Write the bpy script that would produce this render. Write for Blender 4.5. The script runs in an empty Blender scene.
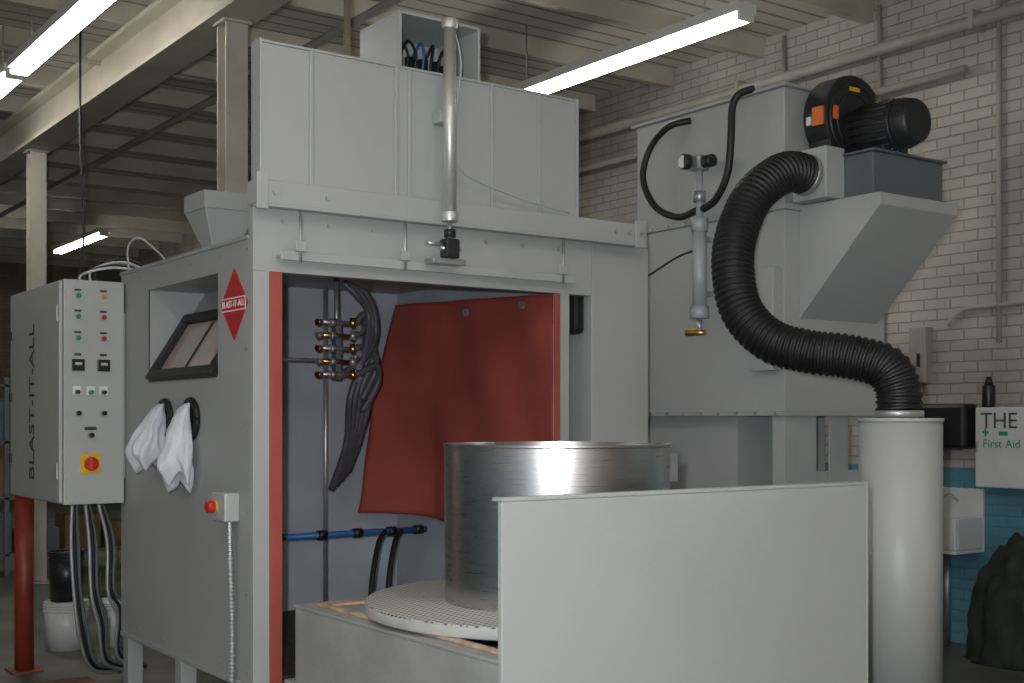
import bpy, bmesh, math, random
from mathutils import Vector, Matrix, noise
random.seed(4)
S=bpy.context.scene
COL=S.collection
try:
    S.view_settings.view_transform='Standard'
    S.view_settings.look='None'
except Exception as e: print(e)

# ---------------------------------------------------------------- materials
def new_mat(name):
    m=bpy.data.materials.new(name); m.use_nodes=True
    nt=m.node_tree; b=nt.nodes['Principled BSDF']
    return m,nt,b
def mat(name,col,rough=.5,metal=0,var=.12,scale=3.0,bump=0.0,bscale=60,spec=.5,coat=0):
    m,nt,b=new_mat(name)
    tc=nt.nodes.new('ShaderNodeTexCoord')
    n=nt.nodes.new('ShaderNodeTexNoise'); n.inputs['Scale'].default_value=scale; n.inputs['Detail'].default_value=5
    nt.links.new(tc.outputs['Object'],n.inputs['Vector'])
    r=nt.nodes.new('ShaderNodeValToRGB')
    r.color_ramp.elements[0].position=.3; r.color_ramp.elements[1].position=.7
    r.color_ramp.elements[0].color=(*[c*(1-var) for c in col],1)
    r.color_ramp.elements[1].color=(*[min(1,c*(1+var)) for c in col],1)
    nt.links.new(n.outputs['Fac'],r.inputs['Fac']); nt.links.new(r.outputs['Color'],b.inputs['Base Color'])
    b.inputs['Roughness'].default_value=rough; b.inputs['Metallic'].default_value=metal
    b.inputs['Specular IOR Level'].default_value=spec
    b.inputs['Coat Weight'].default_value=coat
    if bump>0:
        n2=nt.nodes.new('ShaderNodeTexNoise'); n2.inputs['Scale'].default_value=bscale; n2.inputs['Detail'].default_value=4
        nt.links.new(tc.outputs['Object'],n2.inputs['Vector'])
        bp=nt.nodes.new('ShaderNodeBump'); bp.inputs['Strength'].default_value=bump; bp.inputs['Distance'].default_value=.01
        nt.links.new(n2.outputs['Fac'],bp.inputs['Height']); nt.links.new(bp.outputs['Normal'],b.inputs['Normal'])
    return m
def emis(name,col,s):
    m,nt,b=new_mat(name)
    b.inputs['Base Color'].default_value=(*col,1)
    b.inputs['Emission Color'].default_value=(*col,1); b.inputs['Emission Strength'].default_value=s
    return m
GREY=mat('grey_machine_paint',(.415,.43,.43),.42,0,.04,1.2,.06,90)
GREYS=mat('grey_machine_paint_shaded',(.37,.383,.385),.45,0,.06,1.0,.08,110)  # same machine paint, darkened so side faces carry shade in their colour
GREYD=mat('dark_grey_paint',(.12,.135,.15),.45,0,.08,2)
GREYIN=mat('cabinet_interior_grey',(.38,.41,.46),.6,0,.15,2)
ENC=mat('enclosure_paint',(.46,.475,.475),.38,0,.04,2)
BLK=mat('black_rubber',(.012,.012,.014),.5,0,.3,8)
BLKP=mat('black_plastic',(.015,.015,.017),.35,0,.2,8)
BLKM=mat('black_motor_paint',(.02,.021,.024),.4,0,.2,6,.1,40)
RED=mat('red_rubber',(.38,.078,.058),.6,0,.15,2.2,.1,20)
REDP=mat('red_paint',(.22,.03,.018),.5,0,.25,5)
REDS=mat('red_sign_enamel',(.5,.02,.025),.3,0,.03,5)
WHITE=mat('white_cloth',(.74,.76,.82),.85,0,.06,10,.4,30)
WPL=mat('white_plastic',(.55,.56,.56),.4,0,.06,5)
WTXT=mat('white_lettering',(.8,.8,.8),.5,0,.02,5)
DTXT=mat('dark_lettering',(.05,.05,.055),.5,0,.1,5)
STEEL=mat('galvanised_steel',(.5,.51,.53),.38,.7,.12,12)
ALU=mat('satin_aluminium',(.64,.64,.64),.38,.6,.05,10)
BRASS=mat('brass',(.6,.42,.16),.3,1,.15,20)
BLUE=mat('blue_hose',(.03,.14,.42),.4,0,.1,8)
YEL=mat('yellow_plate',(.75,.5,.03),.4,0,.05,5)
ORG=mat('orange_label',(.8,.20,.03),.5,0,.1,20)
GRN=mat('green_lens',(.03,.3,.14),.25,0,.1,5)
REDL=mat('red_lens',(.6,.03,.02),.25,0,.1,5)
AMB=mat('amber_lens',(.7,.3,.04),.25,0,.1,5)
BEIGE=mat('beige_beam_paint',(.48,.44,.36),.6,0,.15,2,.2,30)
COLM=mat('column_paint',(.38,.35,.30),.6,0,.18,2,.2,30)
WOOD=mat('pallet_wood',(.16,.09,.05),.8,0,.3,6,.3,30)
DIRT=mat('dusty_grey_metal',(.34,.345,.34),.6,.0,.14,4,.15,50)
RUSTY=mat('rusty_tan_lip',(.52,.38,.27),.6,.0,.4,9)
DARKF=mat('black_grate',(.03,.027,.025),.8,0,.5,30,.6,80)
TARP=mat('olive_tarp',(.014,.018,.012),.85,0,.6,7,.8,9)
CARD=mat('cardboard',(.22,.14,.08),.85,0,.2,4)
GLASS,nt,b=new_mat('window_glass'); b.inputs['Base Color'].default_value=(.42,.33,.30,1); b.inputs['Roughness'].default_value=.12; b.inputs['Specular IOR Level'].default_value=.8  # opaque tone: the pane's bright reflection is put into its base colour
HOSE=mat('grey_blast_hose',(.085,.085,.10),.45,0,.2,10)
PIPE=mat('painted_pipe',(.34,.32,.28),.5,0,.12,4)
PIPEW=mat('grey_white_pipe',(.46,.49,.51),.35,.1,.08,6)
BRP=mat('brown_pipe_paint',(.22,.18,.12),.5)
TUBE=emis('fluorescent_tube',(1.0,.985,.93),26)
FIX=mat('fixture_enamel',(.7,.7,.66),.4,0,.05,5)

STN,nt,b=new_mat('brushed_stainless')
tc=nt.nodes.new('ShaderNodeTexCoord'); mp=nt.nodes.new('ShaderNodeMapping'); mp.inputs['Scale'].default_value=(3,3,160)
n=nt.nodes.new('ShaderNodeTexNoise'); n.inputs['Scale'].default_value=2; n.inputs['Detail'].default_value=6
nt.links.new(tc.outputs['Object'],mp.inputs['Vector']); nt.links.new(mp.outputs['Vector'],n.inputs['Vector'])
r=nt.nodes.new('ShaderNodeMapRange'); r.inputs['To Min'].default_value=.22; r.inputs['To Max'].default_value=.36
nt.links.new(n.outputs['Fac'],r.inputs['Value']); nt.links.new(r.outputs['Result'],b.inputs['Roughness'])
b.inputs['Base Color'].default_value=(.56,.54,.535,1); b.inputs['Metallic'].default_value=1
b.inputs['Anisotropic'].default_value=.5

PERF,nt,b=new_mat('perforated_plate')
tc=nt.nodes.new('ShaderNodeTexCoord')
vm=nt.nodes.new('ShaderNodeVectorMath'); vm.operation='SCALE'; vm.inputs['Scale'].default_value=32
fr=nt.nodes.new('ShaderNodeVectorMath'); fr.operation='FRACTION'
sb=nt.nodes.new('ShaderNodeVectorMath'); sb.operation='SUBTRACT'; sb.inputs[1].default_value=(.5,.5,0)
ml=nt.nodes.new('ShaderNodeVectorMath'); ml.operation='MULTIPLY'; ml.inputs[1].default_value=(1,1,0)
ln=nt.nodes.new('ShaderNodeVectorMath'); ln.operation='LENGTH'
lt=nt.nodes.new('ShaderNodeMath'); lt.operation='LESS_THAN'; lt.inputs[1].default_value=.27
mx=nt.nodes.new('ShaderNodeMix'); mx.data_type='RGBA'
mx.inputs[6].default_value=(.56,.57,.56,1); mx.inputs[7].default_value=(.12,.12,.12,1)
L=nt.links.new
L(tc.outputs['Object'],vm.inputs[0]);L(vm.outputs[0],fr.inputs[0]);L(fr.outputs[0],sb.inputs[0]);L(sb.outputs[0],ml.inputs[0]);L(ml.outputs[0],ln.inputs[0]);L(ln.outputs['Value'],lt.inputs[0]);L(lt.outputs[0],mx.inputs[0]);L(mx.outputs[2],b.inputs['Base Color'])
b.inputs['Roughness'].default_value=.5
PLATE=mat('turntable_edge_paint',(.50,.51,.50),.5,0,.1,6)

def brick_mat(name,c1,c2,cm,axis,blue=None,dirt=.5):
    m,nt,b=new_mat(name); L=nt.links.new
    tc=nt.nodes.new('ShaderNodeTexCoord'); sp=nt.nodes.new('ShaderNodeSeparateXYZ'); cb=nt.nodes.new('ShaderNodeCombineXYZ')
    L(tc.outputs['Object'],sp.inputs[0]); L(sp.outputs[axis],cb.inputs[0]); L(sp.outputs[2],cb.inputs[1])
    br=nt.nodes.new('ShaderNodeTexBrick'); br.inputs['Scale'].default_value=1
    br.inputs['Brick Width'].default_value=.23; br.inputs['Row Height'].default_value=.08; br.inputs['Mortar Size'].default_value=.007
    br.inputs['Mortar Smooth'].default_value=.6
    br.inputs['Color1'].default_value=(*c1,1); br.inputs['Color2'].default_value=(*c2,1); br.inputs['Mortar'].default_value=(*cm,1)
    L(cb.outputs[0],br.inputs['Vector'])
    n=nt.nodes.new('ShaderNodeTexNoise'); n.inputs['Scale'].default_value=.9; n.inputs['Detail'].default_value=7; L(tc.outputs['Object'],n.inputs['Vector'])
    mr=nt.nodes.new('ShaderNodeMapRange'); mr.inputs['From Min'].default_value=.35; mr.inputs['From Max'].default_value=.65; mr.inputs['To Min'].default_value=dirt; mr.inputs['To Max'].default_value=1.08
    L(n.outputs['Fac'],mr.inputs['Value'])
    mu=nt.nodes.new('ShaderNodeVectorMath'); mu.operation='SCALE'
    src=br.outputs['Color']
    if blue:
        lt=nt.nodes.new('ShaderNodeMath'); lt.operation='LESS_THAN'; lt.inputs[1].default_value=1.3; L(sp.outputs[2],lt.inputs[0])
        mb=nt.nodes.new('ShaderNodeMix'); mb.data_type='RGBA'; mb.blend_type='MIX'
        L(lt.outputs[0],mb.inputs[0]); L(src,mb.inputs[6]); mb.inputs[7].default_value=(*blue,1); src=mb.outputs[2]
    L(src,mu.inputs[0]); L(mr.outputs[0],mu.inputs['Scale']); L(mu.outputs[0],b.inputs['Base Color'])
    bp=nt.nodes.new('ShaderNodeBump'); bp.inputs['Strength'].default_value=.6; bp.inputs['Distance'].default_value=.012; bp.invert=True
    L(br.outputs['Fac'],bp.inputs['Height']); L(bp.outputs[0],b.inputs['Normal']); b.inputs['Roughness'].default_value=.7
    return m
BRW=brick_mat('white_painted_brick',(.45,.42,.38),(.40,.375,.34),(.29,.27,.24),1,blue=(.09,.26,.35),dirt=.6)
BRB=brick_mat('old_brick',(.40,.31,.24),(.33,.25,.19),(.25,.2,.16),0,dirt=.6)
CEIL,nt,b=new_mat('ceiling_boards'); L=nt.links.new
tc=nt.nodes.new('ShaderNodeTexCoord'); wv=nt.nodes.new('ShaderNodeTexWave'); wv.bands_direction='Y'; wv.inputs['Scale'].default_value=1.6; wv.inputs['Distortion'].default_value=.3
L(tc.outputs['Object'],wv.inputs['Vector'])
rp=nt.nodes.new('ShaderNodeValToRGB'); rp.color_ramp.elements[0].position=.02; rp.color_ramp.elements[0].color=(.24,.21,.17,1); rp.color_ramp.elements[1].position=.12; rp.color_ramp.elements[1].color=(.58,.53,.46,1)
L(wv.outputs['Fac'],rp.inputs['Fac']); L(rp.outputs['Color'],b.inputs['Base Color']); b.inputs['Roughness'].default_value=.8
FLOOR=mat('oily_concrete',(.11,.11,.09),.5,0,.5,1.3,.2,20)

# ---------------------------------------------------------------- builders
def empty(name,loc=(0,0,0)):
    e=bpy.data.objects.new(name,None); e.location=loc; e.empty_display_size=.1; COL.objects.link(e); return e
def link(name,me,m,parent=None,smooth=False,bev=0):
    ob=bpy.data.objects.new(name,me); COL.objects.link(ob)
    if m: me.materials.append(m)
    if smooth:
        for p in me.polygons: p.use_smooth=True
    if parent:
        ob.parent=parent; ob.matrix_parent_inverse=Matrix.Translation(parent.location).inverted()
    if bev:
        md=ob.modifiers.new('bev','BEVEL'); md.width=bev; md.segments=2; md.limit_method='ANGLE'
    return ob
def mesh(name,vs,fs,m,parent=None,smooth=False,bev=0,fix=True):
    me=bpy.data.meshes.new(name); me.from_pydata([tuple(v) for v in vs],[],fs); me.update()
    if fix:
        bm=bmesh.new(); bm.from_mesh(me); bmesh.ops.recalc_face_normals(bm,faces=bm.faces); bm.to_mesh(me); bm.free()
    return link(name,me,m,parent,smooth,bev)
def box(name,x0,x1,y0,y1,z0,z1,m,parent=None,bev=.003):
    vs=[(x,y,z) for z in(z0,z1) for y in(y0,y1) for x in(x0,x1)]
    fs=[(0,1,3,2),(4,5,7,6),(0,1,5,4),(2,3,7,6),(0,2,6,4),(1,3,7,5)]
    return mesh(name,vs,fs,m,parent,False,bev)
def prism(name,poly,axis,a0,a1,m,parent=None,bev=.003):
    def mk(p,a):
        if axis=='X': return (a,p[0],p[1])
        if axis=='Y': return (p[0],a,p[1])
        return (p[0],p[1],a)
    n=len(poly); vs=[mk(p,a0) for p in poly]+[mk(p,a1) for p in poly]
    fs=[tuple(range(n)),tuple(range(n,2*n))]+[(i,(i+1)%n,n+(i+1)%n,n+i) for i in range(n)]
    return mesh(name,vs,fs,m,parent,False,bev)
def frame_dir(d):
    d=d.normalized(); u=Vector((0,0,1)) if abs(d.z)<.9 else Vector((1,0,0))
    a=d.cross(u).normalized(); return a,d.cross(a).normalized()
def cyl(name,p0,p1,r,m,parent=None,r2=None,seg=32,cap=True,bev=0):
    p0=Vector(p0);p1=Vector(p1); r2=r if r2 is None else r2; a,b=frame_dir(p1-p0)
    vs=[];
    for p,rr in((p0,r),(p1,r2)):
        for i in range(seg):
            t=2*math.pi*i/seg; vs.append(p+a*math.cos(t)*rr+b*math.sin(t)*rr)
    fs=[(i,(i+1)%seg,seg+(i+1)%seg,seg+i) for i in range(seg)]
    if cap: fs+=[tuple(range(seg)),tuple(range(seg,2*seg))]
    ob=mesh(name,vs,fs,m,parent,False,bev)
    for p in ob.data.polygons:
        if len(p.vertices)==4: p.use_smooth=True
    return ob
def spline(pts,n=10):
    P=[Vector(p) for p in pts]; P=[P[0]*2-P[1]]+P+[P[-1]*2-P[-2]]; out=[]
    for i in range(1,len(P)-2):
        for k in range(n):
            t=k/n; a,b,c,d=P[i-1],P[i],P[i+1],P[i+2]
            out.append(.5*((2*b)+(c-a)*t+(2*a-5*b+4*c-d)*t*t+(3*b-a-3*c+d)*t**3))
    out.append(P[-2]); return out
def resample(pts,step):
    out=[pts[0]]; acc=0
    for a,b in zip(pts,pts[1:]):
        L=(b-a).length
        while acc+L>=step:
            k=(step-acc)/L; a=a+(b-a)*k; out.append(a); L=(b-a).length; acc=0
        acc+=L
    out.append(pts[-1]); return out
def sweep(name,pts,rad,m,parent=None,seg=12,n=8,raw=False,corr=None):
    P=pts if raw else spline(pts,n)
    if corr:
        P=resample(P,corr[0]/4)
        base=rad; rad=[base+(corr[1] if (i%4) in(0,1) else -corr[1]) for i in range(len(P))]
    a=None; vs=[]
    for i,p in enumerate(P):
        d=(P[min(i+1,len(P)-1)]-P[max(i-1,0)]).normalized()
        if a is None: a,_=frame_dir(d)
        a=(a-d*a.dot(d)).normalized(); b=d.cross(a)
        r=rad[i] if isinstance(rad,list) else rad
        for k in range(seg):
            t=2*math.pi*k/seg; vs.append(p+a*math.cos(t)*r+b*math.sin(t)*r)
    fs=[]
    for i in range(len(P)-1):
        for k in range(seg): fs.append((i*seg+k,i*seg+(k+1)%seg,(i+1)*seg+(k+1)%seg,(i+1)*seg+k))
    fs+=[tuple(range(seg)),tuple(range((len(P)-1)*seg,len(P)*seg))]
    return mesh(name,vs,fs,m,parent,not corr)
def text(name,s,size,loc,xd,yd,m,parent,align='CENTER',ext=.001):
    cu=bpy.data.curves.new(name,'FONT'); cu.body=s; cu.size=size; cu.align_x=align; cu.align_y='CENTER'; cu.extrude=ext
    ob=bpy.data.objects.new(name,cu); COL.objects.link(ob); cu.materials.append(m)
    xd=Vector(xd); yd=Vector(yd); zd=xd.cross(yd)
    M=Matrix((xd,yd,zd)).transposed().to_4x4(); M.translation=Vector(loc)
    ob.parent=parent; ob.matrix_parent_inverse=Matrix.Translation(parent.location).inverted(); ob.matrix_basis=M
    return ob
def bolts(name,pts,n,r,m,parent):
    vs=[];fs=[]; n=Vector(n); a,b=frame_dir(n)
    for p in pts:
        p=Vector(p); o=len(vs)
        for h in(0,r*.8):
            for i in range(6):
                t=math.pi/3*i; vs.append(p+n*h+a*math.cos(t)*r+b*math.sin(t)*r)
        fs+=[tuple(o+6+i for i in range(6))]+[(o+i,o+(i+1)%6,o+6+(i+1)%6,o+6+i) for i in range(6)]
    return mesh(name,vs,fs,m,parent)

# ---------------------------------------------------------------- room
H=4.95; XR=5.5; YB=21; XL=-7; YF=-9
box('floor',XL,XR,YF,YB,-.1,0,FLOOR,bev=0)
box('ceiling',XL,XR,YF,YB,H,H+.1,CEIL,bev=0)
box('wall_right',XR,XR+.2,YF,YB,0,H,BRW,bev=0)
box('wall_back',XL,XR,YB,YB+.2,0,H,BRB,bev=0)
box('wall_left',XL-.2,XL,YF,YB,0,H,BRW,bev=0)
box('wall_front',XL,XR,YF-.2,YF,0,H,BRB,bev=0)
e=empty('ceiling_joists',(0,0,H))
y=-8.5;i=0
while y<YB:
    box('joist_%d'%i,XL,XR,y,y+.07,H-.16,H,BEIGE,e,0); y+=1.15;i+=1
e=empty('ceiling_beam',(.86,0,4.4))
box('web',.83,.89,YF,YB,4.42,4.75,BEIGE,e,0)
box('flange_bottom',.71,1.01,YF,YB,4.38,4.42,BEIGE,e)
box('flange_top',.71,1.01,YF,YB,4.75,4.79,BEIGE,e)
def column(x,y):
    e=empty('steel_column',(x,y,0)); q=.08
    box('flange_a',x-q,x+q,y-q,y-q+.015,0.02,4.36,COLM,e)
    box('flange_b',x-q,x+q,y+q-.015,y+q,0.02,4.36,COLM,e)
    box('web',x-.008,x+.008,y-q+.015,y+q-.015,0.02,4.36,COLM,e)
    box('base_plate',x-.16,x+.16,y-.16,y+.16,0,.02,COLM,e)
    box('cap_plate',x-.10,x+.10,y-.10,y+.10,4.36,4.38,COLM,e)
for yy in (2.45,7.45,12.5,17.5,-5.5): column(.88,yy)
def lamp(x,y0,L=2.45,z=4.42):
    e=empty('fluorescent_light',(x,y0,z))
    box('housing',x-.09,x+.09,y0,y0+L,z+.03,z+.10,FIX,e)
    for k in(-.05,.05):
        cyl('tube_%s'%('a' if k<0 else 'b'),(x+k,y0+.03,z),(x+k,y0+L-.03,z),.02,TUBE,e,seg=8)
    for k in(0,L-.03): box('socket_%d'%(k>0),x-.07,x+.07,y0+k,y0+k+.03,z-.022,z+.03,FIX,e)
    for k in(.4,L-.4): cyl('hanger_%d'%(k>1),(x,y0+k,z+.1),(x,y0+k,H),.006,STEEL,e,seg=6)
lamp(3.60,.24,2.9,4.35); lamp(.04,2.3); lamp(.04,4.85); lamp(3.3,13); lamp(.04,9.5); lamp(.04,14); lamp(-3.5,16)  # out-of-view far fixtures are added to brighten the back of the room
lamp(-2.2,-4.2); lamp(.6,-4.6); lamp(-4.4,-2.0); lamp(-2.5,-7.4); lamp(2.9,-7.2)  # unseen fixtures around the camera, added to light the front
e=empty('wall_pipe',(XR-.1,0,4.5))
cyl('run',(XR-.12,-1.0,4.52),(XR-.12,12,4.52),.045,PIPE,e)
cyl('run_low',(XR-.1,-.2,4.2),(XR-.1,12,4.2),.03,PIPE,e)
for y in(-.3,2,4.5,7,9.5): box('clamp_%d'%int(y*10),XR-.17,XR,y,y+.04,4.46,4.6,PIPE,e)
for nm,y in(('conduit_a',.62),('conduit_b',-.42),('conduit_c',1.6)):
    cyl(nm,(XR-.03,y,2.2 if y<1 else 0),(XR-.03,y,4.9),.018,PIPE,e,seg=12)
sweep('low_conduit',[(XR-.03,.0,2.36),(XR-.03,-.1,2.44),(XR-.03,-.3,2.47),(XR-.03,-1.6,2.48)],.016,PIPE,e)
e=empty('ceiling_sprinkler_pipe',(2,0,4.7))
cyl('main',(2.0,-6,4.68),(2.0,20,4.68),.035,PIPE,e,seg=12)
cyl('branch',(-5,5.2,4.74),(5.4,5.2,4.74),.025,PIPE,e,seg=12)
cyl('drop_b',(.2,9.0,2.2),(.2,9.0,4.95),.02,PIPE,e,seg=10)
e=empty('hanging_cable',(.6,5,4.9))
sweep('cable',[(.6,5.0,H),(.6,5.0,4.0),(.63,5.0,3.2),(.58,5.02,2.7),(.62,5.0,2.4)],.01,BLK,e)
e=empty('riser_pipe',(1.02,1.05,2.55))
cyl('pipe',(1.02,1.05,2.551),(1.02,1.05,H),.02,BRP,e,seg=14)

# ---------------------------------------------------------------- blast cabinet
C=empty('blast_cabinet',(1,1,0))
X0=-.05; YD=1.93; ZB=.37; ZT=2.53
ya,yb,za,zb=.43,1.46,1.86,2.40
def sq(name,pts,m,p=C): return mesh(name,pts,[tuple(range(len(pts)))],m,p,fix=False)
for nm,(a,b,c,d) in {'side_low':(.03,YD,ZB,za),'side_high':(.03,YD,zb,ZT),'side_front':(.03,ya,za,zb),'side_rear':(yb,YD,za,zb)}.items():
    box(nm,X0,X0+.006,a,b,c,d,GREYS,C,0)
D=.34
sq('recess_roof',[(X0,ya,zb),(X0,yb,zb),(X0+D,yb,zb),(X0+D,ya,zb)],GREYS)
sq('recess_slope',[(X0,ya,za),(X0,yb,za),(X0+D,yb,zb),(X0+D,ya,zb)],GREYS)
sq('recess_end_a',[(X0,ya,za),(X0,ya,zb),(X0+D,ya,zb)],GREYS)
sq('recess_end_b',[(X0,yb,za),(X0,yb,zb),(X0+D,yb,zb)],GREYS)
sl=Vector((D,0,zb-za)).normalized(); nn=Vector((-(zb-za),0,D)).normalized()
def sp(y,s,h): return Vector((X0,y,za))+sl*s+nn*h
def slab(name,y0,y1,s0,s1,h0,h1,m):
    vs=[sp(y,s,h) for h in(h0,h1) for s in(s0,s1) for y in(y0,y1)]
    return mesh(name,vs,[(0,1,3,2),(4,5,7,6),(0,1,5,4),(2,3,7,6),(0,2,6,4),(1,3,7,5)],m,C,False,.004)
g0,g1=.46,1.44
slab('window_gasket_bottom',g0,g1,.01,.065,.0,.045,BLK)
slab('window_gasket_top',g0,g1,.40,.455,.0,.045,BLK)
slab('window_gasket_near',g0,g0+.08,.065,.40,.0,.045,BLK)
slab('window_gasket_far',g1-.08,g1,.065,.40,.0,.045,BLK)
slab('window_pane',g0+.08,g1-.08,.065,.40,.002,.014,GLASS)
slab('wiper_bar',.95,.97,.065,.40,.0141,.022,BLK)
box('wall_rear',X0,1.90,YD,YD+.02,ZB,ZT,GREYIN,C)
box('wall_inner_right',1.88,1.90,0.03,YD,ZB,ZT,GREYIN,C)
box('roof',X0-.01,1.90,0.045,YD+.02,ZT,ZT+.02,GREYS,C)
box('bottom_pan',X0+.01,1.88,0.03,YD,ZB,ZB+.02,DARKF,C)
box('side_sill',X0-.012,X0+.03,0.03,YD,ZB-.03,ZB-.001,GREYS,C)
for x in(X0,1.80):
    for y in(.05,.95,1.82): box('leg_%d_%d'%(x>1,y*10),x,x+.09,y,y+.09,0,ZB-.03,GREYS,C)
box('bottom_beam',X0+.09,1.80,.05,.12,.28,ZB-.03,GREYS,C)
box('post_left',X0-.005,.03,-.02,.03,ZB-.03,2.37,GREY,C)
box('post_right',1.80,1.88,-.02,.03,ZB,2.37,GREY,C)
box('rubber_left',.026,.090,-.035,-.021,ZB,2.37,RED,C)
box('rubber_left_inner',.031,.05,-.015,.12,ZB,2.37,RED,C)
box('rubber_right',1.765,1.803,-.035,-.021,ZB,2.37,RED,C)
box('header',X0-.005,2.04,-.02,.04,2.37,2.68,GREY,C)
box('header_lip',.06,1.88,-.075,-.021,2.44,2.455,GREY,C)
box('header_lip_front',.06,1.88,-.082,-.075,2.425,2.47,GREY,C)
box('top_rail',-.07,2.38,-.10,.02,2.685,2.80,GREY,C,.005)
box('rail_cap_left',-.08,-.02,-.12,-.101,2.655,2.83,GREY,C,.005)
box('rail_right_end',2.30,2.38,-.12,-.101,2.66,2.82,GREY,C,.004)
box('rail_flange',-.07,2.38,-.115,-.05,2.67,2.684,GREY,C)
box('right_duct_column',2.06,2.5,-.0,.5,0,2.68,GREY,C,.006)
box('column_tie',1.90,2.06,.25,.3,2.3,2.68,GREYD,C)
box('black_valve_body',1.95,2.04,.03,.16,2.15,2.42,BLKP,C,.03)
box('lift_door',-.03,1.89,-.055,-.03,2.80,3.465,GREY,C)
box('lift_door_top_flange',-.03,1.89,-.06,.03,3.466,3.48,GREY,C)
box('lift_door_left_flange',-.045,-.031,-.075,.03,2.80,3.48,GREY,C)
box('lift_door_right_flange',1.891,1.905,-.075,.03,2.80,3.48,GREY,C)
for i,x in enumerate((.22,.70,.78,1.30,1.62)): box('door_rib_%d'%i,x,x+.02,-.072,-.056,2.80,3.464,GREY,C,.004)
box('door_back_frame',.0,1.88,.03,.06,2.81,3.4,GREYD,C)
bolts('front_bolts',[(x,-.1,2.74) for x in(.02,.3,2.16,2.26)]+[(2.34,-.12,2.74)]+[(x,-.02,2.62) for x in(.1,.35,.6,1.3,1.55,1.8)],(0,-1,0),.012,STEEL,C)
bolts('side_bolts',[(X0,y,z) for z in(2.48,.42) for y in(.06,.4,.8,1.2,1.6,1.88)]+[(X0,.07,z) for z in(.8,1.2,1.6,2.0)],(-1,0,0),.009,STEEL,C)
for i,x in enumerate((.16,.75,1.78)):
    cyl('rail_bracket_%d'%i,(x,-.09,2.42),(x,-.09,2.66),.008,STEEL,C,seg=8)
    box('rail_bracket_plate_%d'%i,x-.03,x+.03,-.1,-.083,2.47,2.52,GREY,C)
ly,lz=.213,2.225
G=empty('diamond_logo_sign',(X0-.01,ly,lz))
prism('red_diamond',[(ly-.165,lz),(ly,lz+.178),(ly+.165,lz),(ly,lz-.178)],'X',X0-.006,X0-.0005,REDS,G,0)
box('white_band',X0-.008,X0-.0061,ly-.145,ly+.145,lz-.034,lz+.034,WTXT,G,0)
box('red_band',X0-.0095,X0-.0081,ly-.14,ly+.14,lz-.027,lz+.027,REDS,G,0)
text('lettering','BLAST-IT-ALL',.047,(X0-.0105,ly,lz),(0,-1,0),(0,0,1),WTXT,G)
def ring(name,c,n,R,r,m,parent,seg=36):
    a,b=frame_dir(Vector(n)); pts=[Vector(c)+a*math.cos(2*math.pi*i/seg)*R+b*math.sin(2*math.pi*i/seg)*R for i in range(seg+1)]
    return sweep(name,pts,r,m,parent,seg=10,raw=True)
def glove(y,z,hl,wx,wy,sd):
    """inside-out cloth sleeve hanging out of its port and flaring into a loose, creased hem"""
    e=empty('sleeve_glove',(X0,y,z))
    ring('port_ring',(X0-.012,y,z),(1,0,0),.10,.018,BLK,e)
    cyl('port_disc',(X0-.008,y,z),(X0-.001,y,z),.10,BLK,e)
    N=22; seg=96; vs=[];fs=[]
    for j in range(N+1):
        s=j/N
        flare=.30+.70*min(1,s/.68)**.8
        if s>.80: flare*=1-.25*((s-.80)/.20)
        if j==0: flare=.10
        rx=max(.012,wx*flare); ry=wy*flare
        cxx=X0-.012-rx*1.0
        cyy=y+.02*math.sin(s*2.2+sd)
        amp=.05+.17*s
        for k in range(seg):
            t=2*math.pi*k/seg
            tri=abs(((t*4/(2*math.pi)+sd*.3+s*.25)%1)*2-1)*2-1
            tri2=abs(((t*9/(2*math.pi)+sd+s*.5)%1)*2-1)*2-1
            w=1+amp*tri*.75+amp*.38*tri2
            # hem hangs unevenly in pointed corners
            hem=-(tri*.5+.5)*hl*.17*max(0,s-.35)/.65+hl*.10*math.cos(t+sd)*max(0,s-.2)
            nz_=noise.noise(Vector((math.cos(t)*1.4,math.sin(t)*1.4+sd*5,s*4)))*.022*min(1,s*3)
            px=min(X0-.012,cxx+math.cos(t)*rx*w+nz_)
            vs.append((px,cyy+math.sin(t)*ry*w,z+.085-s*hl+hem+.03*math.cos(t)*(1-s)))
    for j in range(N):
        for k in range(seg): fs.append((j*seg+k,j*seg+(k+1)%seg,(j+1)*seg+(k+1)%seg,(j+1)*seg+k))
    # gathered closing inside the hem
    base=len(vs); hb=vs[N*seg:(N+1)*seg]; cx_=sum(p[0] for p in hb)/seg; cy_=sum(p[1] for p in hb)/seg
    for p in hb: vs.append((cx_+(p[0]-cx_)*.55,cy_+(p[1]-cy_)*.55,p[2]+.03))
    for k in range(seg): fs.append((N*seg+k,N*seg+(k+1)%seg,base+(k+1)%seg,base+k))
    vs.append((cx_,cy_,z+.085-hl+.06)); c=len(vs)-1
    for k in range(seg): fs.append((base+k,base+(k+1)%seg,c))
    fs.append(tuple(range(seg)))
    mesh('cloth_sleeve',vs,fs,WHITE,e,True)
glove(1.17,1.655,.315,.098,.115,.5); glove(.78,1.655,.395,.085,.115,2.1)
G=empty('emergency_stop_box',(X0,.25,1.21))
ey=.24
box('box',X0-.08,X0-.001,ey-.09,ey+.08,1.15,1.29,ENC,G,.008)
cyl('yellow_collar',(X0-.09,ey+.02,1.22),(X0-.08,ey+.02,1.22),.03,YEL,G)
cyl('red_mushroom',(X0-.13,ey+.02,1.22),(X0-.09,ey+.02,1.22),.03,REDL,G,bev=.006)
sweep('flex_conduit',[(X0-.04,ey-.05,1.15),(X0-.04,ey-.06,.95),(X0-.03,ey-.06,.6),(X0-.03,ey-.05,.25),(X0-.02,ey-.02,.02)],.014,STEEL,G,seg=10,n=30,corr=(.02,.002))
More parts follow.
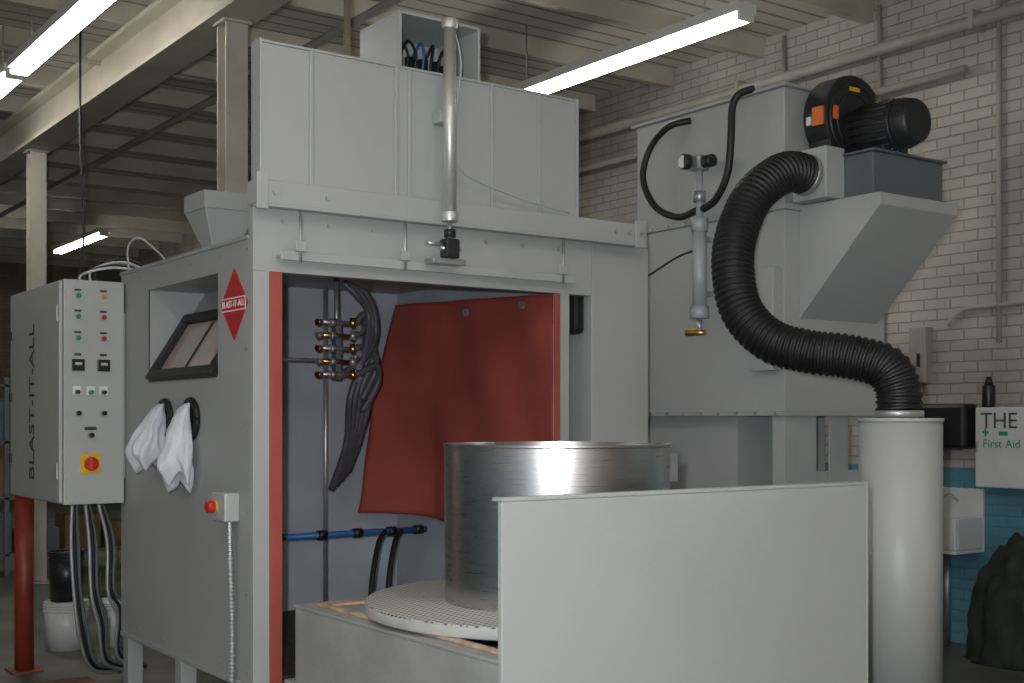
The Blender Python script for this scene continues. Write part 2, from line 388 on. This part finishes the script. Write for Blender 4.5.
def frustum(name,cx,cy,z0,w0,d0,z1,w1,d1,m,p):
    vs=[(cx+sx*w0/2,cy+sy*d0/2,z0) for sx,sy in((-1,-1),(1,-1),(1,1),(-1,1))]+[(cx+sx*w1/2,cy+sy*d1/2,z1) for sx,sy in((-1,-1),(1,-1),(1,1),(-1,1))]
    return mesh(name,vs,[(0,1,2,3),(4,5,6,7),(0,1,5,4),(1,2,6,5),(2,3,7,6),(3,0,4,7)],m,p,False,.004)
G=empty('feed_hopper',(.32,1.3,ZT+.02))
frustum('funnel',.32,1.3,2.62,.13,.13,2.86,.31,.31,GREY,G)
box('funnel_lip',.16,.48,1.14,1.46,2.86,2.96,GREY,G)
box('funnel_neck',.255,.385,1.235,1.365,ZT+.021,2.62,GREY,G)
G=empty('valve_enclosure',(1.1,.35,3.4))
zt=3.82
box('panel_left',.84,.855,.12,.56,3.35,zt,ENC,G); box('panel_right',1.345,1.36,.12,.56,3.35,zt,ENC,G)
box('panel_back',.855,1.345,.545,.56,3.365,zt-.001,ENC,G); box('panel_top',.84,1.36,.12,.56,zt,zt+.015,ENC,G)
box('panel_bottom',.855,1.345,.12,.545,3.35,3.365,ENC,G); box('support',.9,1.3,.3,.45,ZT+.021,3.35,GREYD,G)
for i in range(5):
    cyl('valve_%d'%i,(.93+.085*i,.45,3.5+.03*(i%2)),(.93+.085*i,.45,3.70),.03,BLKP,G)
    sweep('air_line_%d'%i,[(.93+.085*i,.42,3.70),(.95+.08*i,.35,3.76),(1.0+.05*i,.3,3.66),(.98+.06*i,.35,3.5)],.008,BLUE if i==2 else BLK,G,seg=8)
cyl('pressure_regulator',(1.18,.2,3.46),(1.18,.2,3.60),.04,BLKP,G); box('gauge_block',1.14,1.24,.18,.24,3.50,3.56,ALU,G,.01)
# ------------------------------------------------ interior
G=empty('rubber_curtain',(1.8,1,1.6))
ny,nz=60,40; vs=[];fs=[]
for j in range(nz+1):
    v=j/nz
    for i in range(ny+1):
        u=i/ny
        y=.06+u*1.80; z=2.38+.07*u - v*(1.44)
        x=1.855-.022*math.sin(u*9+v*2.5+.4)**2-.01*math.sin(v*9+u*4)**2
        flare=max(0,(u-.72)/.28)
        x-= (v**1.4)*flare**1.5*.38
        x-= .07*flare*math.sin(v*math.pi*1.3+.3)
        vs.append((x,y,z+.02*math.sin(u*9)*v))
for j in range(nz):
    for i in range(ny): a=j*(ny+1)+i; fs.append((a,a+1,a+ny+2,a+ny+1))
ob=mesh('sheet',vs,fs,RED,G,True,fix=False); sd=ob.modifiers.new('s','SOLIDIFY'); sd.thickness=.006
bolts('grommets',[(1.82,y,2.33) for y in(.35,.95)],(-1,0,0),.026,STEEL,G)
G=empty('blast_nozzle_manifold',(1.1,1.3,2.1))
cyl('hanger',(1.08,1.3,2.05),(1.08,1.3,2.53),.016,STEEL,G)
box('manifold_bar',1.06,1.10,1.27,1.33,1.9,2.28,GREYD,G)
cyl('cross_bar',(.55,1.35,2.02),(1.06,1.33,2.02),.01,STEEL,G)
for i in range(5):
    z=2.25-.08*i
    cyl('nozzle_%d'%i,(.93,1.22,z),(1.2,1.28,z),.014,BRASS if i%2 else STEEL,G)
    cyl('nozzle_nut_%d'%i,(1.0,1.235,z),(1.04,1.245,z),.026,STEEL,G,seg=6)
    cyl('nozzle_tip_%d'%i,(.90,1.21,z-.005),(.95,1.225,z),.02,STEEL if i%2 else BRASS,G,r2=.012)
    cyl('tee_%d'%i,(1.14,1.2,z-.03),(1.14,1.2,z+.03),.02,BRASS if i%2==0 else STEEL,G)
    cyl('elbow_%d'%i,(1.18,1.2,z-.035),(1.22,1.24,z-.01),.018,STEEL,G)
    sweep('blast_hose_%d'%i,[(1.2,1.28,z),(1.26+.02*i,1.27,z+.06),(1.31+.015*i,1.3,z-.05),(1.28,1.33,z-.22),(1.20+.035*i,1.35,1.78),(1.23+.02*i,1.45,1.5),(1.20+.03*i,1.6,1.2+.03*i)],.023,HOSE,G,seg=12)
for i in range(3):
    sweep('hose_loop_%d'%i,[(1.10,1.25,2.5),(1.18+.04*i,1.22,2.42),(1.28+.025*i,1.25,2.3-.05*i),(1.22,1.22,2.02),(1.18-.02*i,1.3,1.95)],.022,HOSE,G,seg=12)
cyl('riser',(1.30,1.88,ZB),(1.30,1.88,ZT),.018,STEEL,G)
box('rear_seam',.95,.965,1.915,YD,ZB,ZT,GREYIN,G)
G=empty('blue_air_line',(1.4,1.4,.93))
cyl('rail',(.65,1.40,.93),(1.79,1.40,.93),.02,BLUE,G)
for i,x in enumerate((.70,1.0,1.25,1.5,1.7)): cyl('fitting_%d'%i,(x,1.40,.93),(x+.06,1.40,.93),.03,BLK,G)
for i in range(2):
    sweep('drain_hose_%d'%i,[(1.46+.12*i,1.36,.93),(1.38+.12*i,1.3,.87),(1.28+.12*i,1.2,.68),(1.20+.12*i,1.1,.42)],.018,BLK,G)

# ---------------------------------------------------------------- lift cylinder
G=empty('pneumatic_cylinder',(.97,-.17,2.6))
cx,cy=.97,-.17
cyl('barrel',(cx,cy,2.73),(cx,cy,3.68),.033,ALU,G)
for z in(2.68,3.68): cyl('end_cap_%d'%(z>3),(cx,cy,z),(cx,cy,z+.05),.042,ALU,G,bev=.004)
cyl('rod',(cx,cy,2.59),(cx,cy,2.68),.012,STEEL,G)
cyl('rod_nut',(cx,cy,2.60),(cx,cy,2.64),.03,BLKM,G,seg=6)
box('clevis',cx-.04,cx+.04,cy-.035,cy+.035,2.49,2.59,BLKM,G,.008)
box('clevis_bracket',cx-.10,cx+.10,cy,-.083,2.46,2.49,STEEL,G)
box('top_mount',cx-.04,cx+.04,cy+.03,-.06,3.2,3.26,GREY,G)
cyl('clevis_pin',(cx-.06,cy,2.54),(cx+.06,cy,2.54),.012,STEEL,G)
cyl('left_clamp',(cx-.14,cy,2.56),(cx-.05,cy,2.56),.012,STEEL,G)
sweep('air_tube',[(cx+.03,cy,3.68),(cx+.07,cy,3.5),(cx+.02,cy-.01,3.1),(cx+.12,cy+.04,2.95),(cx+.5,cy+.06,2.86),(cx+.85,cy+.08,2.82)],.005,PIPEW,G,seg=8)

# ---------------------------------------------------------------- turntable cart
K=empty('turntable_cart',(.9,-1.2,0))
a0,a1,b0,b1=.04,1.82,-2.10,-.28
box('side_left',a0,a0+.02,b0,b1,.42,.77,DIRT,K); box('side_right',a1-.02,a1,b0,b1,.42,.77,DIRT,K)
box('end_back',a0+.02,a1-.02,b1-.02,b1,.42,.77,DIRT,K)
box('flange_left',a0-.005,a0+.09,b0,b1+.005,.771,.785,DIRT,K); box('flange_right',a1-.09,a1,b0,b1+.005,.771,.785,DIRT,K)
box('flange_back',a0+.09,a1-.09,b1-.09,b1+.005,.771,.785,RUSTY,K)
box('lip_left',a0+.06,a0+.09,b0,b1-.09,.786,.80,RUSTY,K)
box('pan',a0+.02,a1-.02,b0,b1-.02,.60,.62,GREYD,K)
box('lower_frame_left',a0-.01,a0+.07,b0,b1+.1,.34,.42,DIRT,K); box('lower_frame_right',a1-.07,a1+.01,b0,b1+.1,.34,.42,DIRT,K)
for i,(x,y) in enumerate(((a0+.03,b0+.2),(a0+.03,b1-.2),(a1-.03,b0+.2),(a1-.03,b1-.2))):
    cyl('wheel_%d'%i,(x-.025,y,.12),(x+.025,y,.12),.12,BLKM,K,bev=.005); box('fork_%d'%i,x-.045,x+.045,y-.03,y+.03,.12,.34,GREYD,K)
tcx,tcy=.9,-1.17
cyl('turntable_plate',(tcx,tcy,.845),(tcx,tcy,.851),.855,PERF,K,seg=96)
cyl('turntable_rim',(tcx,tcy,.80),(tcx,tcy,.845),.86,PLATE,K,seg=96,bev=.006)
cyl('turntable_hub',(tcx,tcy,.62),(tcx,tcy,.80),.2,GREYD,K)
box('front_panel',-.085,1.835,-2.14,-2.115,.18,1.37,GREY,K,.004)
box('front_panel_top_flange',-.085,1.835,-2.141,-2.08,1.3705,1.384,GREY,K)
box('front_panel_right_flange',1.836,1.848,-2.141,-2.06,.18,1.384,GREY,K)
for i,x in enumerate((.1,.9,1.7)): box('panel_strut_%d'%i,x,x+.05,-2.1145,-2.101,.42,1.3,GREYD,K)
G=empty('steel_ring_workpiece',(tcx,tcy,.85))
seg=128; R=.505; vs=[];fs=[]
prof=[(R,.852),(R,1.53),(R+.006,1.535),(R+.006,1.545),(R-.012,1.545),(R-.012,.852)]
for i in range(seg):
    t=2*math.pi*i/seg
    for r,z in prof: vs.append((tcx+r*math.cos(t),tcy+r*math.sin(t),z))
n=len(prof)
for i in range(seg):
    for j in range(n): fs.append((i*n+j,((i+1)%seg)*n+j,((i+1)%seg)*n+(j+1)%n,i*n+(j+1)%n))
ob=mesh('shell',vs,fs,STN,G,True)
md=ob.modifiers.new('e','EDGE_SPLIT'); md.split_angle=math.radians(40)
box('seam_bracket',tcx+.42,tcx+.47,tcy-.29,tcy-.25,1.37,1.50,STEEL,G)

# ---------------------------------------------------------------- control enclosure
E=empty('control_panel_enclosure',(-.2,2.5,1.8))
ex0,ex1,ey0,ey1,ez0,ez1=-.44,-.065,1.85,3.0,1.15,2.48
box('body',ex0+.02,ex1,ey0,ey1,ez0,ez1,ENC,E,.006)
box('door',ex0-.005,ex0+.018,ey0+.01,ey1-.01,ez0+.01,ez1-.01,ENC,E,.008)
for z in(1.35,2.28): box('hinge_%d'%(z>2),ex0-.02,ex0-.006,ey0+.012,ey0+.03,z-.05,z+.05,STEEL,E)
for z in(1.4,1.8,2.2): box('latch_%d'%int(z*10),ex0-.02,ex0-.006,ey1-.06,ey1-.03,z-.03,z+.03,BLKP,E)
text('door_lettering','BLAST-IT-ALL',.165,(ex0-.007,2.45,1.76),(0,0,1),(0,1,0),DTXT,E)
box('mount_bracket',ex1,X0-.001,ey0+.02,ey0+.07,1.3,2.3,GREYS,E)
yf=ey0
def btn(nm,x,z,r,m,d=.02):
    cyl(nm+'_bezel',(x,yf-.008,z),(x,yf,z),r*1.35,STEEL,E,seg=20); cyl(nm,(x,yf-.008-d,z),(x,yf-.008,z),r,m,E,seg=20,bev=.002)
xa,xb,xm=-.34,-.19,-.265
cols=[(GRN,AMB),(GRN,REDL),(GRN,REDL)]
for i,z in enumerate((2.385,2.262,2.135)):
    btn('pilot_a%d'%i,xa,z,.014,cols[i][0]); btn('pilot_b%d'%i,xb,z,.014,cols[i][1])
    box('label_a%d'%i,xa-.02,xa+.02,yf-.003,yf,z+.028,z+.04,DTXT,E,0); box('label_b%d'%i,xb-.02,xb+.02,yf-.003,yf,z+.028,z+.04,DTXT,E,0)
for i,x in enumerate((xa,xb)):
    box('timer_%d'%i,x-.036,x+.036,yf-.02,yf,1.94,2.01,BLKP,E,.004); box('timer_face_%d'%i,x-.02,x+.02,yf-.022,yf-.0201,1.975,1.99,WPL,E,0)
    box('timer_label_%d'%i,x-.02,x+.02,yf-.003,yf,2.03,2.045,DTXT,E,0)
for i,x in enumerate((xa-.005,xm,xb)):
    btn('selector_%d'%i,x,1.815,.012,BLKP if i!=1 else GRN,.03); box('sel_plate_%d'%i,x-.024,x+.024,yf-.004,yf,1.80,1.85,WTXT,E,0)
for i,x in enumerate((xa,xb)): btn('knob_%d'%i,x,1.69,.014,BLKP,.03)
btn('stop_button',xm,1.56,.014,BLKP,.03); box('stop_label',xm-.035,xm+.035,yf-.003,yf,1.59,1.61,DTXT,E,0)
box('disconnect_plate',xm-.06,xm+.06,yf-.006,yf,1.33,1.45,YEL,E,.002)
cyl('disconnect_knob',(xm,yf-.03,1.39),(xm,yf-.006,1.39),.042,REDL,E,bev=.004)
box('disconnect_handle',xm-.013,xm+.013,yf-.055,yf-.03,1.355,1.425,REDL,E,.004)
G=empty('conduit_bundle',(-.2,2.2,.8))
for i in range(9):
    x=-.33+.026*i; y=2.0+.05*(i%3)
    sweep('conduit_%d'%i,[(x,y,1.145),(x+.01*i,y+.02,.9),(x+.02+.008*i,y+.03,.6),(x+.06+.012*i,y+.05,.32+.02*i),(x+.15,y+.10,.12+.01*i),(x+.35,y+.2,.06)],.011,(STEEL,BLK,GREYD)[i%3],G,seg=8)
G=empty('cable_loom',(-.1,2.2,2.5))
for i in range(4):
    sweep('cable_%d'%i,[(-.25+.03*i,2.1,2.485),(-.24+.03*i,2.1,2.54+.015*i),(-.1+.03*i,2.0,2.58+.02*i),(.05+.02*i,1.85,2.56)],.008,BLK if i%2 else PIPEW,G,seg=8)
sweep('arch_cable',[(-.02,1.9,2.56),(-.04,1.85,2.70),(.0,1.75,2.74),(.06,1.6,2.64),(.08,1.5,2.565)],.006,PIPEW,G,seg=8)
G=empty('red_support_post',(-.38,2.9,0)); cyl('post',(-.38,2.9,.015),(-.38,2.9,1.149),.06,REDP,G); box('foot',-.48,-.28,2.8,3.0,0,.015,REDP,G)

# ---------------------------------------------------------------- buckets, pallet, shelf
def bucket(name,x,y,z,r,h,m,lid=False):
    e=empty(name,(x,y,z)); seg=40
    prof=[(0,z+.002),(r*.87,z+.0),(r,z+h),(r*.95,z+h),(r*.83,z+.02),(0,z+.02)]
    vs=[];fs=[]
    for i in range(seg):
        t=2*math.pi*i/seg
        for rr,zz in prof: vs.append((x+max(rr,.001)*math.cos(t),y+max(rr,.001)*math.sin(t),zz))
    n=len(prof)
    for i in range(seg):
        for j in range(n-1): fs.append((i*n+j,((i+1)%seg)*n+j,((i+1)%seg)*n+j+1,i*n+j+1))
    mesh('pail',vs,fs,m,e,True)
    for k in(.92,.84): ring('rim_%d'%int(k*100),(x,y,z+h*k),(0,0,1),r*1.0,.006,m,e)
    ring('top_rim',(x,y,z+h-.008),(0,0,1),r*.98,.008,m,e)
    if lid: cyl('lid',(x,y,z+h),(x,y,z+h+.014),r*1.0,m,e)
    return e
bucket('white_bucket',.08,3.57,0,.155,.33,WPL,True); bucket('white_bucket',.42,3.50,0,.155,.33,WPL)
bucket('black_pail',.08,3.57,.346,.125,.36,BLKP)
G=empty('wooden_pallet',(-.7,1.2,0))
for i in range(6): box('deck_%d'%i,-1.15,-.28,.5+.24*i,.66+.24*i,.11,.13,WOOD,G)
for i,x in enumerate((-1.12,-.75,-.38)): box('stringer_%d'%i,x,x+.06,.5,1.86,0.02,.11,WOOD,G)
for i in range(3): box('foot_board_%d'%i,-1.15,-.28,.5+.58*i,.66+.58*i,0,.02,WOOD,G)
G=empty('storage_shelf',(.8,8.5,0))
for z in(.2,.8,1.4,2.0): box('shelf_%d'%int(z*10),-1.0,2.6,8.2,8.8,z,z+.03,GREYD,G)
for i,x in enumerate((-1,.75,2.55)):
    for y in(8.2,8.75): box('upright_%d_%d'%(i,y*10),x,x+.05,y,y+.05,0,2.1,GREYD,G)
for z in(.23,.83,1.43):
    x=-.9
    while x<2.3:
        w=random.uniform(.2,.5); h=random.uniform(.2,.45); box('carton_%d'%random.randrange(99999),x,x+w,8.3,8.7,z,z+h,random.choice([CARD,WOOD,GREYD,BLKP]),G); x+=w+.06
G=empty('work_bench',(4.5,9,0))
box('top',3.2,5.3,8,9,.85,.92,WOOD,G)
for x in(3.3,5.15):
    for y in(8.1,8.85): box('leg_%d_%d'%(x*10,y*10),x,x+.08,y,y+.08,0,.85,GREYD,G)

# ---------------------------------------------------------------- dust collector
Dd=empty('dust_collector',(3.7,.4,0))
box('filter_housing',3.2,4.15,-.45,1.24,1.70,2.93,GREY,Dd,.006)
box('clean_air_plenum',3.22,4.12,-.43,.92,2.965,3.68,GREY,Dd,.006)
box('plenum_flange',3.18,4.17,-.47,1.26,2.93,2.965,GREY,Dd)
box('plenum_lid',3.19,4.15,-.46,.95,3.68,3.70,GREY,Dd)
box('bottom_flange',3.17,4.18,-.48,1.27,1.675,1.70,GREY,Dd)
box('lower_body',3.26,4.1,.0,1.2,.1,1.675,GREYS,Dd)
for i,(x,y) in enumerate(((3.2,-.45),(4.05,-.45),(3.2,1.14),(4.05,1.14))): box('leg_%d'%i,x,x+.1,y,y+.1,0,1.675,GREY,Dd)
box('front_leg_plate',3.30,3.50,-.44,-.43,1.0,1.675,GREY,Dd)
box('front_leg_plate_b',3.62,3.80,-.44,-.43,1.1,1.675,GREYS,Dd)
box('brace',3.3,4.05,-.42,-.38,1.25,1.33,GREY,Dd)
prism('slanted_inlet_hood',[(-.451,2.27),(-1.05,2.89),(-1.05,2.96),(-.451,2.96)],'X',3.33,4.07,GREY,Dd,.004)
box('side_control_box',3.12,3.199,-.43,-.24,1.95,2.58,GREY,Dd,.006)
bolts('housing_bolts',[(3.17,-.4+.16*i,1.69) for i in range(11)]+[(3.18,-.4+.16*i,2.945) for i in range(11)],(-1,0,0),.012,STEEL,Dd)
B=empty('centrifugal_blower',(3.7,-.7,3.2))
box('base_box',3.40,4.06,-.95,-.485,2.965,3.22,GREYD,B,.006)
box('base_lid',3.38,4.08,-.97,-.485,3.221,3.235,GREYD,B)
box('transition_box',3.235,3.40,-.74,-.48,2.966,3.27,GREY,B,.006)
bx,bz=3.575,3.475; seg=64
pts=[]
for i in range(seg):
    t=2*math.pi*i/seg; r=.225+.06*(i/seg); pts.append((bx+r*math.cos(-t+.6),bz+r*math.sin(-t+.6)))
prism('scroll_housing',pts,'Y',-.67,-.49,BLKM,B,.012)
ring('scroll_rim_front',(bx,-.67,bz),(0,1,0),.22,.012,BLKM,B)
ring('scroll_rim_hub',(bx,-.67,bz),(0,1,0),.16,.008,BLKM,B)
prism('scroll_outlet_duct',[(3.36,3.236),(3.62,3.236),(3.62,3.45),(3.36,3.45)],'Y',-.665,-.495,BLKM,B,.01)
box('label_orange',3.300,3.316,-.655,-.575,3.42,3.53,ORG,B,.001)
box('label_white',3.300,3.316,-.56,-.53,3.43,3.48,WTXT,B,.001)
box('label_orange_front',3.375,3.42,-.678,-.6705,3.46,3.54,ORG,B,0)
box('label_yellow',3.53,3.62,-.675,-.6705,3.65,3.675,YEL,B,0)
mz=3.395; mx_=3.61
cyl('motor_body',(mx_,-.67,mz),(mx_,-1.0,mz),.15,BLKM,B,bev=.01)
cyl('motor_fan_cover',(mx_,-1.0,mz),(mx_,-1.11,mz),.155,BLKM,B,r2=.125,bev=.02)
for i in range(20):
    t=2*math.pi*i/20; x=mx_+.153*math.cos(t); z=mz+.153*math.sin(t); cyl('motor_fin_%d'%i,(x,-.72,z),(x,-.97,z),.006,BLKM,B,seg=6)
box('motor_foot',mx_-.11,mx_+.11,-.95,-.72,3.236,3.27,BLKM,B)
box('motor_terminal_box',mx_+.10,mx_+.20,-.92,-.78,3.40,3.52,BLKM,B,.01)
G=empty('flexible_duct_hose',(2.9,-1,2))
hp=[(3.225,-.60,3.11),(3.10,-.60,3.12),(2.97,-.60,3.08),(2.78,-.60,2.95),(2.65,-.61,2.77),(2.56,-.64,2.549),(2.54,-.72,2.27),(2.60,-.88,2.09),(2.70,-1.07,2.02),(2.80,-1.25,1.99),(2.89,-1.42,1.93),(2.92,-1.48,1.82),(2.92,-1.49,1.70)]
sweep('corrugated_duct',hp,.115,BLK,G,seg=36,n=24,corr=(.034,.005))
cyl('clamp',(2.92,-1.49,1.665),(2.92,-1.49,1.70),.125,STEEL,G); cyl('clamp_top',(3.19,-.60,3.115),(3.225,-.60,3.11),.125,STEEL,G)
G=empty('exhaust_silencer_drum',(2.93,-1.49,0))
cyl('shell',(2.93,-1.49,.03),(2.93,-1.49,1.64),.212,GREY,G,seg=72)
cyl('top_rim',(2.93,-1.49,1.64),(2.93,-1.49,1.66),.219,GREY,G,seg=72,bev=.004); cyl('base',(2.93,-1.49,0),(2.93,-1.49,.03),.225,GREYD,G)
G=empty('air_regulator_assembly',(3.1,.25,2.6))
rx,ry=3.10,.18
cyl('top_pipe',(rx,ry,2.95),(rx,ry,3.25),.022,PIPEW,G); cyl('filter_body',(rx,ry,2.38),(rx,ry,2.86),.045,PIPEW,G)
cyl('collar_top',(rx,ry,2.86),(rx,ry,2.95),.055,PIPEW,G,seg=8); cyl('collar_low',(rx,ry,2.30),(rx,ry,2.38),.06,PIPEW,G,seg=8)
cyl('lower_pipe',(rx,ry,2.20),(rx,ry,2.31),.015,STEEL,G); cyl('ball_valve',(rx-.03,ry+.09,2.21),(rx,ry-.05,2.21),.018,BRASS,G); box('valve_handle',rx-.02,rx,ry-.0,ry+.12,2.23,2.24,YEL,G)
box('regulator_head',rx-.05,rx+.05,ry-.05,ry+.05,3.25,3.35,STEEL,G,.015)
cyl('gauge',(rx-.05,ry+.05,3.31),(rx-.09,ry+.06,3.31),.05,BLKP,G); cyl('gauge_face',(rx-.09,ry+.06,3.31),(rx-.093,ry+.06,3.31),.040,WTXT,G)
cyl('regulator_knob',(rx,ry-.05,3.30),(rx,ry-.12,3.30),.04,BLKP,G)
cyl('union',(rx,ry,3.05),(rx,ry,3.12),.04,STEEL,G,seg=8)
for z in(2.45,2.8): box('clip_%d'%(z*10),rx+.03,3.199,ry-.03,ry+.03,z,z+.03,STEEL,G)
sweep('hose_left',[(rx,ry+.03,3.0),(rx,ry+.2,2.98),(rx,ry+.42,3.08),(rx-.02,ry+.52,3.28),(rx,ry+.47,3.48),(rx+.03,ry+.32,3.60),(rx+.115,ry+.2,3.63)],.022,BLK,G)
sweep('hose_right',[(rx,ry-.03,3.0),(rx,ry-.15,3.05),(rx,ry-.25,3.2),(rx,ry-.28,3.42),(rx+.01,ry-.28,3.60),(rx+.03,ry-.32,3.68),(rx+.10,ry-.38,3.715)],.024,BLK,G)
sweep('side_line',[(rx,ry,2.75),(rx,ry+.2,2.72),(rx,ry+.5,2.62)],.007,BLK,G,seg=8)

# ---------------------------------------------------------------- wall fittings
G=empty('towel_dispenser',(XR-.1,0,1.6)); box('case',XR-.18,XR,-.24,.16,1.44,1.77,BLKP,G,.03); box('slot',XR-.14,XR-.06,-.15,.1,1.43,1.44,GREYD,G)
G=empty('first_aid_cabinet',(XR-.1,-.5,1.4)); box('case',XR-.14,XR,-.76,-.30,1.17,1.74,WPL,G,.01)
text('word_the','THE',.16,(XR-.142,-.49,1.64),(0,-1,0),(0,0,1),DTXT,G); text('word_first_aid','First Aid',.085,(XR-.142,-.51,1.48),(0,-1,0),(0,0,1),GRN,G)
box('green_cross_h',XR-.142,XR-.1405,-.41,-.36,1.555,1.57,GRN,G,0); box('green_cross_v',XR-.1435,XR-.1421,-.392,-.378,1.535,1.59,GRN,G,0)
box('green_mark',XR-.142,XR-.1405,-.56,-.49,1.54,1.57,GRN,G,0)
box('latch',XR-.15,XR-.141,-.33,-.31,1.42,1.5,STEEL,G)
G=empty('spray_bottle',(XR-.08,-.37,1.74)); cyl('body',(XR-.08,-.37,1.74),(XR-.08,-.37,1.90),.045,BLKP,G,bev=.01); cyl('neck',(XR-.08,-.37,1.90),(XR-.08,-.37,1.96),.03,BLKP,G,r2=.018)
G=empty('wash_basin',(XR-.2,-.1,.9)); box('backsplash',XR-.03,XR,-.29,.12,.69,1.15,WPL,G,.006)
box('bowl_front',XR-.36,XR-.33,-.29,.12,.72,.95,WPL,G,.01); box('bowl_left',XR-.33,XR-.03,.09,.12,.72,.95,WPL,G,.01); box('bowl_right',XR-.33,XR-.03,-.29,-.26,.72,.95,WPL,G,.01); box('bowl_bottom',XR-.36,XR-.03,-.29,.12,.69,.72,WPL,G,.01)
sweep('faucet',[(XR-.03,-.08,1.06),(XR-.12,-.08,1.10),(XR-.2,-.08,1.08),(XR-.21,-.08,1.02)],.012,STEEL,G); cyl('drain',(XR-.15,-.08,0),(XR-.15,-.08,.69),.02,STEEL,G)
G=empty('switch_box',(XR,.22,2.1)); box('box',XR-.09,XR,.15,.30,1.93,2.35,PIPE,G,.008); box('lever',XR-.11,XR-.09,.2,.22,2.05,2.15,BLKP,G)
G=empty('tarp_pile',(5.15,-.8,0))
bm=bmesh.new(); bmesh.ops.create_icosphere(bm,subdivisions=5,radius=1)
for v in bm.verts:
    p=v.co.copy(); k=1+.16*noise.noise(p*2.0)+.10*noise.noise(p*5)+.03*noise.noise(p*14)
    v.co=Vector((5.15+p.x*k*.24,-.76+p.y*k*.34,max(0,p.z*k)*.84))
me=bpy.data.meshes.new('tarp'); bm.to_mesh(me); bm.free(); link('heap',me,TARP,G,True)

# ---------------------------------------------------------------- camera flash (a real flash fired next to the lens)
ld=bpy.data.lights.new('camera_flash','POINT'); ld.energy=580; ld.shadow_soft_size=.04; ld.color=(.94,.97,1.0)
lo=bpy.data.objects.new('camera_flash',ld); lo.location=(-2.60,-5.50,1.78); COL.objects.link(lo)

cam=bpy.data.cameras.new('camera'); co=bpy.data.objects.new('camera',cam); COL.objects.link(co)
cam.sensor_width=36; cam.lens=1237/1024*36; cam.shift_y=78.5/1024
co.location=(-2.507,-5.583,1.65)
co.rotation_euler=(math.radians(90),0,-math.atan2(.582,.813))
cam.clip_end=100
S.camera=co
w=bpy.data.worlds.new('world'); S.world=w; w.use_nodes=True
w.node_tree.nodes['Background'].inputs['Color'].default_value=(.6,.7,.9,1); w.node_tree.nodes['Background'].inputs['Strength'].default_value=.05
